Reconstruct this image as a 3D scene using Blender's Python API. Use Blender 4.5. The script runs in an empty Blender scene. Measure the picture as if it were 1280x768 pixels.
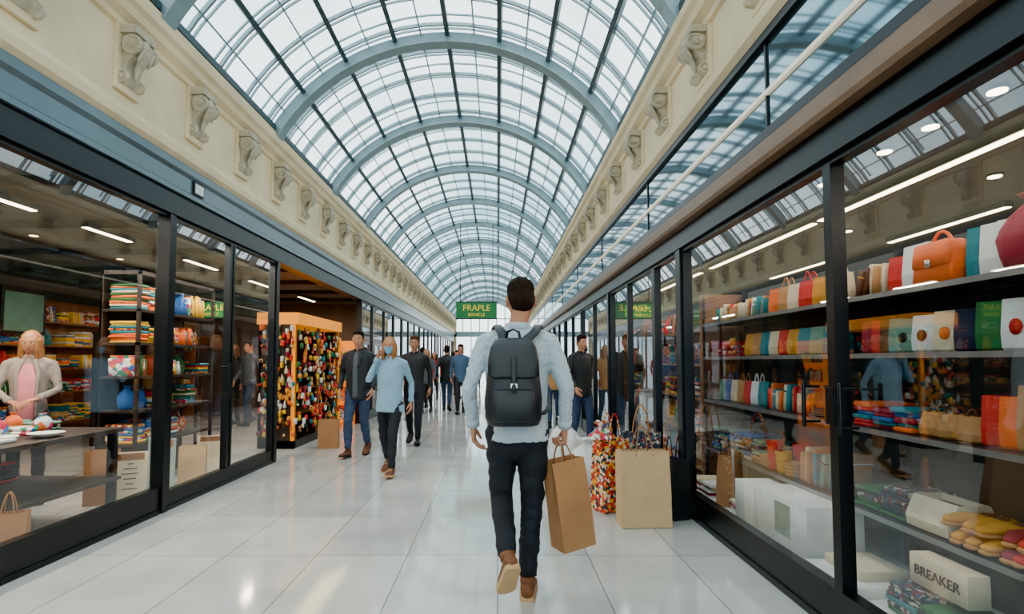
import bpy, bmesh, math, random
from mathutils import Vector, Matrix, noise
random.seed(7)
scene = bpy.context.scene
COL = scene.collection

# ------------------------------------------------------------------ materials
def lin(c):
    return tuple(((v/255)/12.92 if v/255 <= .04045 else ((v/255+.055)/1.055)**2.4) for v in c)

def mat(name, rgb, rough=.5, metal=0.0, var=.12, vscale=6, bump=0.0, bscale=60, emit=0.0, stretch=None, coat=0.0, spec=.5):
    m = bpy.data.materials.new(name); m.use_nodes = True
    nt = m.node_tree; b = nt.nodes['Principled BSDF']
    c = lin(rgb)
    tc = nt.nodes.new('ShaderNodeTexCoord')
    mp = nt.nodes.new('ShaderNodeMapping')
    nt.links.new(tc.outputs['Object'], mp.inputs['Vector'])
    if stretch: mp.inputs['Scale'].default_value = stretch
    n = nt.nodes.new('ShaderNodeTexNoise'); n.inputs['Scale'].default_value = vscale; n.inputs['Detail'].default_value = 4
    nt.links.new(mp.outputs[0], n.inputs['Vector'])
    r = nt.nodes.new('ShaderNodeValToRGB')
    r.color_ramp.elements[0].position = .3; r.color_ramp.elements[1].position = .7
    r.color_ramp.elements[0].color = (*[v*(1-var) for v in c], 1)
    r.color_ramp.elements[1].color = (*[min(1, v*(1+var)) for v in c], 1)
    nt.links.new(n.outputs['Fac'], r.inputs['Fac'])
    nt.links.new(r.outputs[0], b.inputs['Base Color'])
    b.inputs['Roughness'].default_value = rough; b.inputs['Metallic'].default_value = metal
    b.inputs['Coat Weight'].default_value = coat
    b.inputs['Specular IOR Level'].default_value = spec
    if emit:
        nt.links.new(r.outputs[0], b.inputs['Emission Color']); b.inputs['Emission Strength'].default_value = emit
    if bump:
        n2 = nt.nodes.new('ShaderNodeTexNoise'); n2.inputs['Scale'].default_value = bscale; n2.inputs['Detail'].default_value = 5
        nt.links.new(mp.outputs[0], n2.inputs['Vector'])
        bp = nt.nodes.new('ShaderNodeBump'); bp.inputs['Strength'].default_value = bump; bp.inputs['Distance'].default_value = .01
        nt.links.new(n2.outputs['Fac'], bp.inputs['Height']); nt.links.new(bp.outputs[0], b.inputs['Normal'])
    return m

def pattern_mat(name, cols, scale=25):
    m = bpy.data.materials.new(name); m.use_nodes = True
    nt = m.node_tree; b = nt.nodes['Principled BSDF']
    tc = nt.nodes.new('ShaderNodeTexCoord')
    v = nt.nodes.new('ShaderNodeTexVoronoi'); v.inputs['Scale'].default_value = scale
    nt.links.new(tc.outputs['Object'], v.inputs['Vector'])
    s = nt.nodes.new('ShaderNodeSeparateColor'); nt.links.new(v.outputs['Color'], s.inputs[0])
    r = nt.nodes.new('ShaderNodeValToRGB'); r.color_ramp.interpolation = 'CONSTANT'
    while len(r.color_ramp.elements) < len(cols): r.color_ramp.elements.new(.5)
    for i, c in enumerate(cols):
        r.color_ramp.elements[i].position = i/len(cols); r.color_ramp.elements[i].color = (*lin(c), 1)
    nt.links.new(s.outputs[0], r.inputs['Fac']); nt.links.new(r.outputs[0], b.inputs['Base Color'])
    b.inputs['Roughness'].default_value = .75
    return m

def glass_mat(name, tint=(.93, .96, .96), base=.09, k=.85, p=3.0):
    m = bpy.data.materials.new(name); m.use_nodes = True
    nt = m.node_tree; nt.nodes.clear()
    o = nt.nodes.new('ShaderNodeOutputMaterial')
    t = nt.nodes.new('ShaderNodeBsdfTransparent'); t.inputs[0].default_value = (*tint, 1)
    g = nt.nodes.new('ShaderNodeBsdfGlossy'); g.inputs['Roughness'].default_value = .015
    g.inputs['Color'].default_value = (.95, .97, 1, 1)
    lw = nt.nodes.new('ShaderNodeLayerWeight'); lw.inputs['Blend'].default_value = .5
    pw = nt.nodes.new('ShaderNodeMath'); pw.operation = 'POWER'; pw.inputs[1].default_value = p
    ma = nt.nodes.new('ShaderNodeMath'); ma.operation = 'MULTIPLY_ADD'; ma.inputs[1].default_value = k; ma.inputs[2].default_value = base
    mx = nt.nodes.new('ShaderNodeMixShader')
    nt.links.new(lw.outputs['Facing'], pw.inputs[0]); nt.links.new(pw.outputs[0], ma.inputs[0])
    nt.links.new(ma.outputs[0], mx.inputs[0]); nt.links.new(t.outputs[0], mx.inputs[1]); nt.links.new(g.outputs[0], mx.inputs[2])
    nt.links.new(mx.outputs[0], o.inputs[0])
    return m

def floor_mat():
    m = bpy.data.materials.new('polished_tile'); m.use_nodes = True
    nt = m.node_tree; b = nt.nodes['Principled BSDF']
    tc = nt.nodes.new('ShaderNodeTexCoord')
    br = nt.nodes.new('ShaderNodeTexBrick'); br.offset = 0; br.squash = 1
    br.inputs['Scale'].default_value = 1; br.inputs['Brick Width'].default_value = .62; br.inputs['Row Height'].default_value = .95
    br.inputs['Mortar Size'].default_value = .004; br.inputs['Mortar Smooth'].default_value = .2
    br.inputs['Color1'].default_value = (*lin((212, 210, 204)), 1); br.inputs['Color2'].default_value = (*lin((188, 189, 186)), 1)
    br.inputs['Mortar'].default_value = (*lin((134, 134, 130)), 1)
    nt.links.new(tc.outputs['Object'], br.inputs['Vector'])
    n = nt.nodes.new('ShaderNodeTexNoise'); n.inputs['Scale'].default_value = 1.7; n.inputs['Detail'].default_value = 7
    nt.links.new(tc.outputs['Object'], n.inputs['Vector'])
    r = nt.nodes.new('ShaderNodeValToRGB'); r.color_ramp.elements[0].color = (.82, .82, .81, 1); r.color_ramp.elements[1].color = (1, 1, 1, 1)
    r.color_ramp.elements[0].position = .35; r.color_ramp.elements[1].position = .65
    nt.links.new(n.outputs['Fac'], r.inputs[0])
    mx = nt.nodes.new('ShaderNodeMix'); mx.data_type = 'RGBA'; mx.blend_type = 'MULTIPLY'; mx.inputs[0].default_value = 1
    nt.links.new(br.outputs['Color'], mx.inputs[6]); nt.links.new(r.outputs[0], mx.inputs[7])
    nt.links.new(mx.outputs[2], b.inputs['Base Color'])
    rr = nt.nodes.new('ShaderNodeMapRange'); rr.inputs['To Min'].default_value = .04; rr.inputs['To Max'].default_value = .14
    nt.links.new(n.outputs['Fac'], rr.inputs[0]); nt.links.new(rr.outputs[0], b.inputs['Roughness'])
    b.inputs['Specular IOR Level'].default_value = .85
    bp = nt.nodes.new('ShaderNodeBump'); bp.invert = True; bp.inputs['Strength'].default_value = .3; bp.inputs['Distance'].default_value = .003
    nt.links.new(br.outputs['Fac'], bp.inputs['Height']); nt.links.new(bp.outputs[0], b.inputs['Normal'])
    return m

M = {}
def D(n, *a, **k): M[n] = mat(n, *a, **k)
D('red', (200, 22, 20), .65); D('crimson', (140, 10, 40), .7); D('orange', (236, 100, 12), .6); D('mustard', (205, 140, 30), .7)
D('yellow', (246, 190, 20), .65); D('teal', (8, 120, 132), .7); D('blue', (30, 90, 160), .7); D('navy', (20, 30, 58), .75)
D('green', (34, 104, 50), .75); D('cream', (216, 200, 168), .75); D('white', (224, 226, 224), .6); D('tan', (180, 126, 72), .7)
D('brown', (92, 50, 26), .7); D('pink', (220, 130, 140), .7); D('blackfab', (22, 23, 26), .6); D('sage', (100, 146, 128), .7)
D('kraft', (176, 124, 78), .75, var=.07, bump=.15, bscale=14); D('kraft_light', (208, 172, 126), .75, var=.06, bump=.15, bscale=14)
D('frame', (20, 23, 26), .32, metal=.4, var=.05); D('rope', (160, 116, 74), .8)
D('fascia', (96, 110, 116), .28, metal=.55, var=.08, vscale=1.5)
D('plaster', (228, 207, 168), .75, var=.10, vscale=2.5, bump=.25, bscale=18)
D('corbelstone', (184, 172, 148), .8, var=.25, vscale=9, bump=.4, bscale=40)
D('steel', (138, 160, 166), .4, metal=.3, var=.08); D('steel_dark', (66, 84, 90), .45, metal=.3, var=.08)
D('bronze', (128, 100, 78), .45, metal=.3)
D('shopceil', (84, 78, 72), .6, var=.15, vscale=1.2); D('shopwall', (70, 78, 80), .8, var=.25, vscale=1.3)
D('shopwall_warm', (96, 76, 62), .75, var=.3, vscale=2, stretch=(1, 1, .3)); D('shelfmetal', (36, 42, 46), .4, metal=.4)
D('wooddark', (46, 32, 25), .5, var=.3, stretch=(1, 1, 8)); D('woodmid', (132, 88, 52), .55, var=.25, vscale=5, stretch=(1, 1, .2))
D('lamp', (255, 226, 186), .5, var=.0, emit=16); D('lampwarm', (255, 206, 140), .5, var=0, emit=9)
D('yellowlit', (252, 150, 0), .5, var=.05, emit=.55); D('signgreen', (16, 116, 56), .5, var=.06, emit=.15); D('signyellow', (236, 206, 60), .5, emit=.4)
D('strapmetal', (190, 190, 186), .25, metal=1); D('railedge', (150, 154, 156), .35, metal=.8)
D('leather', (20, 25, 30), .42, var=.1, bump=.3, bscale=160); D('shirtwhite', (184, 198, 207), .8, var=.05, bump=.12, bscale=220)
D('denimdark', (20, 24, 33), .8, var=.15, bump=.2, bscale=200); D('jeans', (44, 60, 88), .8, var=.2, bump=.2, bscale=200)
D('shoetan', (120, 70, 38), .6, var=.12); D('sole', (200, 160, 112), .7, var=.06); D('shirtblue', (136, 172, 194), .8, var=.07, bump=.1, bscale=200)
D('jacketblack', (26, 29, 34), .7, var=.1, bump=.2, bscale=60); D('jacketbeige', (150, 138, 130), .9, var=.10, bump=.3, bscale=120)
D('jacketgrey', (76, 82, 90), .8, var=.1); D('skin', (192, 134, 104), .55, var=.06, spec=.3); D('lips', (160, 84, 78), .5)
D('hairdark', (40, 26, 18), .75, var=.5, vscale=40, bump=.7, bscale=110, stretch=(3, 3, .6), spec=.2); D('hairblonde', (160, 108, 58), .6, var=.4, vscale=30, bump=.5, bscale=70, stretch=(3, 3, .4), spec=.25)
D('hairbrown', (84, 52, 32), .65, var=.4, vscale=30, bump=.5, bscale=70, stretch=(3, 3, .4), spec=.25)
D('eyewhite', (225, 225, 220), .25, var=.02); D('iris', (50, 35, 25), .2); D('mask', (120, 176, 204), .8, var=.04); D('ink', (40, 40, 42), .7)
D('poster', (140, 158, 148), .7, var=.25, vscale=5); D('bulb_strip', (235, 222, 196), .5, emit=.6, var=.05); D('insidebag', (110, 74, 44), .8)
D('khaki', (120, 108, 84), .8); D('steelblue', (70, 98, 128), .8)
M['pat_red'] = pattern_mat('pat_red', [(190, 24, 24), (240, 170, 30), (24, 54, 54), (220, 70, 20), (235, 215, 190)], 40)
M['pat_dark'] = pattern_mat('pat_dark', [(24, 32, 52), (50, 80, 100), (110, 30, 44), (34, 44, 44), (180, 170, 150)], 55)
M['pat_multi'] = pattern_mat('pat_multi', [(230, 230, 225), (50, 110, 180), (240, 120, 40), (240, 240, 240), (200, 40, 80), (60, 150, 110)], 20)
M['glass'] = glass_mat('glass'); M['glassroof'] = glass_mat('glassroof', (.94, .98, .99), .03, .25, 3)
M['fasciaglass'] = mat('fasciaglass', (120, 142, 152), .05, metal=.9, var=.1, vscale=2)
M['tile'] = floor_mat()
PAL = ['red', 'crimson', 'orange', 'mustard', 'yellow', 'teal', 'blue', 'navy', 'green', 'cream', 'white', 'tan', 'brown', 'pink', 'sage', 'pat_red', 'pat_dark']
BRIGHT = ['red', 'orange', 'yellow', 'teal', 'white', 'pat_multi', 'green', 'yellow', 'cream', 'blue', 'pat_red']

# ------------------------------------------------------------------ mesh builder
class MB:
    def __init__(s): s.v = []; s.f = []; s.m = []; s.sm = []; s.mats = []
    def mi(s, m):
        m = M[m] if isinstance(m, str) else m
        if m not in s.mats: s.mats.append(m)
        return s.mats.index(m)
    def add(s, vs, fs, m, smooth=False):
        o = len(s.v); s.v += [tuple(v) for v in vs]; k = s.mi(m)
        for f in fs: s.f.append([i+o for i in f]); s.m.append(k); s.sm.append(smooth)
    def box(s, lo, hi, m):
        x0, y0, z0 = lo; x1, y1, z1 = hi
        s.add([(x0, y0, z0), (x1, y0, z0), (x1, y1, z0), (x0, y1, z0), (x0, y0, z1), (x1, y0, z1), (x1, y1, z1), (x0, y1, z1)],
              [(0, 3, 2, 1), (4, 5, 6, 7), (0, 1, 5, 4), (1, 2, 6, 5), (2, 3, 7, 6), (3, 0, 4, 7)], m)
    def cbox(s, c, sz, m, R=None):
        vs = []
        for k in range(8):
            p = Vector(((k & 1)-.5, ((k >> 1) & 1)-.5, ((k >> 2) & 1)-.5)); p = Vector((p.x*sz[0], p.y*sz[1], p.z*sz[2]))
            if R is not None: p = R @ p
            vs.append(p+Vector(c))
        s.add(vs, [(0, 2, 3, 1), (4, 5, 7, 6), (0, 1, 5, 4), (1, 3, 7, 5), (3, 2, 6, 7), (2, 0, 4, 6)], m)
    def loft(s, rings, m, cap0=True, cap1=True, smooth=True, closed=True):
        n = len(rings[0]); vs = [p for r in rings for p in r]; fs = []
        for i in range(len(rings)-1):
            for j in range(n if closed else n-1):
                k = (j+1) % n
                fs.append((i*n+j, i*n+k, (i+1)*n+k, (i+1)*n+j))
        if cap0: fs.append(tuple(reversed(range(n))))
        if cap1: fs.append(tuple(range((len(rings)-1)*n, len(rings)*n)))
        s.add(vs, fs, m, smooth)
    def tube(s, pts, rad, m, ref=(1, 0, 0), seg=12, round0=True, round1=True, smooth=True):
        pts = [Vector(p) for p in pts]; rad = [(r, r) if not isinstance(r, (tuple, list)) else r for r in rad]
        ref = Vector(ref)
        tang = []
        for i in range(len(pts)):
            a = pts[max(0, i-1)]; b = pts[min(len(pts)-1, i+1)]
            tang.append((b-a).normalized())
        def ring(c, t, rx, ry):
            q = ref - t*ref.dot(t)
            if q.length < 1e-3: q = Vector((0, 1, .01)) - t*Vector((0, 1, .01)).dot(t)
            q.normalize(); w = t.cross(q)
            return [c+q*rx*math.cos(2*math.pi*j/seg)+w*ry*math.sin(2*math.pi*j/seg) for j in range(seg)]
        rings = []
        if round0:
            r = min(rad[0])
            for kk, off in ((.25, .97), (.6, .8), (.87, .5)): rings.append(ring(pts[0]-tang[0]*r*off, tang[0], rad[0][0]*kk, rad[0][1]*kk))
        for p, t, r in zip(pts, tang, rad): rings.append(ring(p, t, r[0], r[1]))
        if round1:
            r = min(rad[-1])
            for kk, off in ((.87, .5), (.6, .8), (.25, .97)): rings.append(ring(pts[-1]+tang[-1]*r*off, tang[-1], rad[-1][0]*kk, rad[-1][1]*kk))
        s.loft(rings, m, smooth=smooth)
    def ell(s, c, r, m, R=None, nu=16, nv=10):
        rings = []
        for i in range(1, nv):
            a = math.pi*i/nv-math.pi/2
            ring = []
            for j in range(nu):
                b = 2*math.pi*j/nu
                p = Vector((r[0]*math.cos(a)*math.cos(b), r[1]*math.cos(a)*math.sin(b), r[2]*math.sin(a)))
                if R is not None: p = R @ p
                ring.append(p+Vector(c))
            rings.append(ring)
        s.loft(rings, m)
    def rbox(s, c, sz, m, r=.015, R=None, top=1.0, topd=None):
        w, d, h = sz; r = min(r, w*.49, d*.49, h*.45)
        topd = top if topd is None else topd
        rings = []
        for z, ins, k in ((0, r*.7, 0), (r*.5, 0, 0), (h*.5, -r*.15, .5), (h-r*.5, 0, 1), (h, r*.7, 1)):
            sx = 1+(top-1)*k; sy = 1+(topd-1)*k
            hw = max(.002, w/2*sx-ins); hd = max(.002, d/2*sy-ins); ring = []
            rr = min(r, hw*.9, hd*.9)
            for (qx, qy, a0) in ((1, 1, 0), (-1, 1, 90), (-1, -1, 180), (1, -1, 270)):
                for a in (0, 30, 60, 90):
                    t = math.radians(a0+a)
                    p = Vector((qx*(hw-rr)+rr*math.cos(t), qy*(hd-rr)+rr*math.sin(t), z))
                    if R is not None: p = R @ p
                    ring.append(p+Vector(c))
            rings.append(ring)
        s.loft(rings, m)
    def prism(s, prof, y0, y1, m, smooth=False):
        s.loft([[Vector((x, y0, z)) for x, z in prof], [Vector((x, y1, z)) for x, z in prof]], m, smooth=smooth)
    def build(s, name, parent=None, bevel=0, loc=None, rotz=0, fixn=True):
        me = bpy.data.meshes.new(name); me.from_pydata(s.v, [], s.f)
        for m in s.mats: me.materials.append(m)
        me.polygons.foreach_set('material_index', s.m); me.polygons.foreach_set('use_smooth', s.sm)
        if fixn:
            bm = bmesh.new(); bm.from_mesh(me); bmesh.ops.recalc_face_normals(bm, faces=bm.faces); bm.to_mesh(me); bm.free()
        me.update()
        o = bpy.data.objects.new(name, me); COL.objects.link(o)
        if bevel:
            b = o.modifiers.new('bevel', 'BEVEL'); b.width = bevel; b.segments = 2; b.limit_method = 'ANGLE'; b.angle_limit = math.radians(40)
        if loc: o.location = loc
        o.rotation_euler[2] = rotz
        if parent: o.parent = parent
        return o

def remesh(mb, name, m, voxel, it=3, parent=None, disp=None):
    o = mb.build('tmp')
    r = o.modifiers.new('r', 'REMESH'); r.mode = 'VOXEL'; r.voxel_size = voxel
    s = o.modifiers.new('s', 'SMOOTH'); s.factor = .5; s.iterations = it
    dg = bpy.context.evaluated_depsgraph_get(); e = o.evaluated_get(dg)
    me = bpy.data.meshes.new_from_object(e); bpy.data.objects.remove(o)
    me.name = name; me.materials.clear(); me.materials.append(M[m] if isinstance(m, str) else m)
    if disp:
        nn = [v.normal.copy() for v in me.vertices]
        for v, n in zip(me.vertices, nn): v.co = v.co + n*disp(v.co)
    me.polygons.foreach_set('use_smooth', [True]*len(me.polygons)); me.polygons.foreach_set('material_index', [0]*len(me.polygons))
    me.update()
    ob = bpy.data.objects.new(name, me); COL.objects.link(ob)
    if parent: ob.parent = parent
    return ob

def empty(name, loc=(0, 0, 0), rotz=0, s=1):
    e = bpy.data.objects.new(name, None); COL.objects.link(e); e.location = loc; e.rotation_euler[2] = rotz; e.scale = (s, s, s); e.empty_display_size = .1
    return e

# ------------------------------------------------------------------ constants
XL, XR = -2.95, 1.65
Y0, Y1 = -4.0, 37.0
ZS = 4.27; RISE = 1.33; CX = (XL+XR)/2; HALF = (XR-XL)/2
RAD = (HALF**2+RISE**2)/(2*RISE); CZ = ZS+RISE-RAD; TH = math.asin(HALF/RAD)
ZC = 3.16
ZCR = 3.32

# ------------------------------------------------------------------ floor
b = MB(); b.box((-9, -6, -.1), (7, 60, 0), 'tile'); b.build('floor')

# ------------------------------------------------------------------ entablature walls
def sideprof(pts, side):
    X = XL if side < 0 else XR
    return [(X - side*dx, z) for dx, z in pts]
def corn(z0): return [(-.35, z0), (.05, z0), (.09, z0+.03), (.10, z0+.09), (.05, z0+.12), (.035, z0+.17), (0, z0+.2), (0, 3.94), (.03, 3.95), (.04, 3.99), (.10, 4.03), (.12, 4.08),
        (.16, 4.11), (.17, 4.17), (.13, 4.20), (.13, 4.25), (-.05, 4.31), (-.35, 4.31)]
for side, nm, z0 in ((-1, 'wall_left', ZC), (1, 'wall_right', ZCR)):
    b = MB(); b.prism(sideprof(corn(z0), side), Y0, Y1, 'plaster'); b.build(nm)
def corbel_mesh():
    b = MB()
    b.box((0.001, -.14, -.04), (.03, .14, .47), 'plaster')
    b.box((.001, -.12, .40), (.16, .12, .465), 'corbelstone')
    prof = [(0.001, 0), (.04, .02), (.065, .07), (.06, .12), (.075, .18), (.115, .23), (.15, .29), (.155, .35), (.135, .40), (0.001, .40)]
    b.loft([[Vector((x, -.085, z)) for x, z in prof], [Vector((x, .085, z)) for x, z in prof]], 'corbelstone', smooth=False)
    for cx, cz, r in ((.115, .315, .078), (.05, .06, .048)):
        for sy in (-1, 1):
            rings = []
            for k, rr in ((.0, r), (.03, r), (.035, r*.8), (.02, r*.7), (.02, r*.45), (.04, r*.35), (.045, 0.002)):
                rings.append([Vector((cx+rr*math.cos(a*math.pi/8), sy*(.08+k), cz+rr*math.sin(a*math.pi/8))) for a in range(16)])
            b.loft(rings, 'corbelstone')
    b.tube([(.165, 0, .37), (.18, 0, .32), (.15, 0, .24), (.105, 0, .16), (.085, 0, .08)], [(.035, .015), (.06, .02), (.055, .02), (.035, .018), (.012, .01)], 'corbelstone', ref=(0, 1, 0))
    for sy in (-1, 1): b.tube([(.16, sy*.03, .36), (.185, sy*.055, .30), (.14, sy*.06, .2)], [.014, .018, .01], 'corbelstone', seg=8)
    return b
first = None
for side in (-1, 1):
    for i in range(-2, 34):
        y = 4.2+.97*i
        if y > 36.5: continue
        if first is None:
            ob = corbel_mesh().build('corbel', bevel=.006); first = ob
        else:
            ob = bpy.data.objects.new('corbel', first.data); COL.objects.link(ob)
            md = ob.modifiers.new('bevel', 'BEVEL'); md.width = .006; md.segments = 2; md.limit_method = 'ANGLE'
        ob.location = (XL if side < 0 else XR, y, 3.475 if side < 0 else 3.55)
        if side > 0: ob.rotation_euler[2] = math.pi; ob.scale[2] = .83
# fascias
b = MB()
b.prism(sideprof([(-.3, 2.86), (.06, 2.86), (.06, 2.9), (.02, 2.93), (.02, 3.06), (.05, 3.09), (.05, ZC-.002), (-.3, ZC-.002)], -1), Y0, Y1, 'fascia')
b.prism(sideprof([(-.15, 2.66), (.03, 2.66), (.03, 2.858), (-.15, 2.858)], -1), Y0, Y1, 'frame')
b.build('trim_1')
b = MB()
b.prism(sideprof([(-.15, 2.34), (.03, 2.34), (.03, 2.5), (-.15, 2.5)], 1), Y0, Y1, 'frame')
b.prism(sideprof([(-.2, 2.502), (.09, 2.502), (.10, 2.53), (.10, 2.60), (.05, 2.66), (-.2, 2.66)], 1), Y0, Y1, 'bronze')
b.prism(sideprof([(-.2, 2.662), (.05, 2.662), (.05, 2.72), (-.2, 2.72)], 1), Y0, Y1, 'frame')
b.prism(sideprof([(-.2, 2.722), (.02, 2.722), (.02, 3.26), (-.2, 3.26)], 1), Y0, Y1, 'fasciaglass')
b.prism(sideprof([(.018, 2.93), (.04, 2.935), (.04, 2.96), (.018, 2.965)], 1), Y0, Y1, 'bulb_strip')
b.prism(sideprof([(-.2, 3.262), (.05, 3.262), (.05, ZCR-.002), (-.2, ZCR-.002)], 1), Y0, Y1, 'frame')
for i in range(16):
    y = -2+2.6*i; b.box((XR-.03, y, 2.72), (XR, y+.02, 3.26), 'frame')
b.build('trim_2')
b = MB(); b.box((XL+.02, 5.15, 2.94), (XL+.036, 5.33, 3.06), 'frame'); b.box((XL+.035, 5.17, 2.955), (XL+.04, 5.31, 3.045), 'white'); b.build('shop_number_plate')

# ------------------------------------------------------------------ roof
def arcp(t, y, R=RAD): a = t*TH; return Vector((CX+R*math.sin(a), y, CZ+R*math.cos(a)))
def arcsweep(b, y, w, r0, r1, m, n=28, t0=-1.0, t1=1.0):
    rings = []
    for i in range(n+1):
        t = t0+(t1-t0)*i/n
        rings.append([arcp(t, y-w/2, r0), arcp(t, y+w/2, r0), arcp(t, y+w/2, r1), arcp(t, y-w/2, r1)])
    b.loft(rings, m, smooth=False)
def purlin(b, t, w, r0, r1, m):
    a = w/2/RAD/TH
    b.loft([[arcp(t-a, y, r0), arcp(t+a, y, r0), arcp(t+a, y, r1), arcp(t-a, y, r1)] for y in (Y0, Y1)], m, smooth=False)
b = MB()
RIB = 2.37
for y in [6.87+RIB*i for i in range(-4, 13)]:
    if y > Y1: continue
    arcsweep(b, y, .11, RAD-.15, RAD-.02, 'steel')
    arcsweep(b, y, .17, RAD-.165, RAD-.15, 'steel')
NP = 8
for i in range(NP+1):
    t = -1+2*i/NP
    purlin(b, t, .055, RAD-.075, RAD+.0, 'steel_dark')
    if i < NP: purlin(b, t+1/NP, .016, RAD-.02, RAD+.01, 'steel')
y = Y0
while y < Y1:
    arcsweep(b, y, .028, RAD-.03, RAD+.01, 'steel', n=20)
    arcsweep(b, y+.10, .014, RAD-.015, RAD+.01, 'steel', n=20)
    y += RIB/4
y = Y0+.3
while y < Y1:
    arcsweep(b, y, .022, RAD+.30, RAD+.32, 'steel', n=20, t0=-.95, t1=.95); y += RIB/2
for sx, X in ((1, XL), (-1, XR)):
    b.box((min(X-.1*sx, X+.12*sx), Y0, ZS+.01), (max(X-.1*sx, X+.12*sx), Y1, ZS+.08), 'steel_dark')
b.build('roof_frame')
b = MB()
b.loft([[arcp(-1+2*i/24, yy, RAD+.02) for i in range(25)] for yy in (Y0, Y1)], 'glassroof', cap0=False, cap1=False, closed=False)
b.build('ceiling', fixn=False)
b = MB()
arcsweep(b, Y1, .25, RAD-.25, RAD+.05, 'steel')
b.box((XL, Y1-.1, 3.0), (XR, Y1+.1, 3.35), 'steel'); b.box((XL-.3, Y1-.1, 0), (XL+.15, Y1+.1, 4.3), 'plaster'); b.box((XR-.15, Y1-.1, 0), (XR+.3, Y1+.1, 4.3), 'plaster')
for i in range(1, 8):
    x = XL+4.6*i/8; zt = CZ+math.sqrt(max(0, RAD**2-(x-CX)**2))-.1; b.box((x-.03, Y1-.04, 3.35), (x+.03, Y1+.04, zt), 'steel')
    if i in (2, 4, 6): b.box((x-.03, Y1-.04, 0), (x+.03, Y1+.04, 3.0), 'steel')
b.box((XL, Y1-.04, 4.2), (XR, Y1+.04, 4.26), 'steel')
b.build('wall_back')

# ------------------------------------------------------------------ storefronts
wi = [0]
def window(side, ya, yb, ztop, kick=.2, posts=(), name=None, w=.026, parent=None):
    b = MB(); X = XL if side < 0 else XR
    xa, xb = (X-.07, X+.0) if side < 0 else (X, X+.07)
    b.box((xa, ya, 0), (xb, yb, kick), 'frame')
    b.box((xa-.01, ya, 0), (xb+.01, yb, .04), 'frame')
    b.box((xa, ya, ztop-.05), (xb, yb, ztop), 'frame')
    for y, ww in [(ya+w, w), (yb-w, w)]+[(p, .022) for p in posts]:
        b.box((xa, y-ww, kick), (xb, y+ww, ztop-.05), 'frame')
    xm = (xa+xb)/2
    b.add([(xm, ya+.02, kick), (xm, yb-.02, kick), (xm, yb-.02, ztop-.04), (xm, ya+.02, ztop-.04)], [(0, 1, 2, 3)], 'glass')
    if name is None: wi[0] += 1; name = 'window_%d' % wi[0]
    return b.build(name, fixn=True, parent=parent)
window(-1, -4, 1.0, 2.68, .23); window(-1, 1.0, 4.90, 2.68, .23)
door1 = empty('door_1'); window(-1, 4.90, 7.22, 2.68, .17, posts=(5.99, 6.06), name='sliding_leaves', parent=door1)
window(-1, 11.8, 12.9, 2.68, .2)
y = 12.9
while y < 36:
    window(-1, y, min(y+2.6, 37), 2.68, .2, posts=(y+1.3,)); y += 2.6
window(1, -4, 0.6, 2.36, .22); window(1, .6, 2.69, 2.36, .22, w=.016)
door2 = empty('door_2'); window(1, 2.69, 4.84, 2.36, .22, name='glass_leaf', w=.016, parent=door2)
window(1, 4.96, 5.75, 2.36, .22); window(1, 5.75, 8.0, 2.36, .22, posts=(6.9,))
y = 8.1
while y < 36:
    window(1, y, min(y+2.6, 37), 2.36, .22, posts=(y+1.3,)); y += 2.7
b = MB(); b.box((XR-.02, 4.84, 0), (XR+.1, 4.96, 2.34), 'frame'); b.box((XR-.02, 8.0, 0), (XR+.1, 8.1, 2.34), 'frame')
for k in range(1, 11): b.box((XR-.01, 8.0+2.7*k, 0), (XR+.09, 8.1+2.7*k, 2.34), 'frame')
b.build('trim_3')
b = MB()
for yy in (4.86, 7.24, 11.75): b.box((XL-.1, yy-.04, 0), (XL+.02, yy+.04, 2.66), 'frame')
b.build('trim_4')
b = MB()
for yy in (2.54, 2.84):
    b.tube([(XR-.06, yy, 1.0), (XR-.06, yy, 1.22)], [.010, .010], 'frame')
    for z in (1.02, 1.2): b.tube([(XR-.06, yy, z), (XR+.02, yy, z)], [.007, .007], 'frame', ref=(0, 1, 0))
b.box((XR-.02, 2.66, 1.02), (XR-.001, 2.72, 1.20), 'frame')
b.build('pull_handle', parent=door2)
b = MB()
b.tube([(XL+.05, 5.9, .95), (XL+.05, 5.9, 1.3)], [.012, .012], 'frame')
for z in (.98, 1.27): b.tube([(XL+.05, 5.9, z), (XL-.03, 5.9, z)], [.008, .008], 'frame', ref=(0, 1, 0))
b.build('pull_handle', parent=door1)

# ------------------------------------------------------------------ shop shells
b = MB()
b.box((-8.2, Y0, 0), (-8.0, Y1, 3.0), 'shopwall'); b.box((-8, Y0-.1, 0), (XL-.1, Y0, 3), 'shopwall')
b.box((-8, 14.6, 0), (XL-.1, 14.7, 2.86), 'shopwall_warm')
for yy in (20, 26, 32, 37): b.box((-6.0, yy, 0), (XL-.1, yy+.08, 2.86), 'shopwall_warm')
b.build('wall_shop_left')
b = MB(); b.box((-8, Y0, 2.86), (XL-.15, Y1, 2.95), 'shopceil')
for k in range(9): b.box((-7.9, 1.5+1.45*k, 2.78), (-3.2, 1.56+1.45*k, 2.86), 'wooddark')
b.build('ceiling_shop_left')
b = MB()
b.box((6.0, Y0, 0), (6.2, Y1, 3.0), 'shopwall'); b.box((XR+.1, Y0-.1, 0), (6, Y0, 3), 'shopwall')
for yy in (11.5, 17, 23, 29, 37): b.box((XR+.15, yy, 0), (6, yy+.08, 2.8), 'shopwall')
b.build('wall_shop_right')
b = MB(); b.box((XR+.2, Y0, 2.80), (6, Y1, 2.9), 'shopceil'); b.build('ceiling_shop_right')
b = MB(); b.box((-8.2, Y0, 4.32), (XL-.12, Y1, 4.42), 'fascia'); b.box((XR+.12, Y0, 4.32), (6.2, Y1, 4.42), 'fascia'); b.build('flat_roof')

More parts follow.
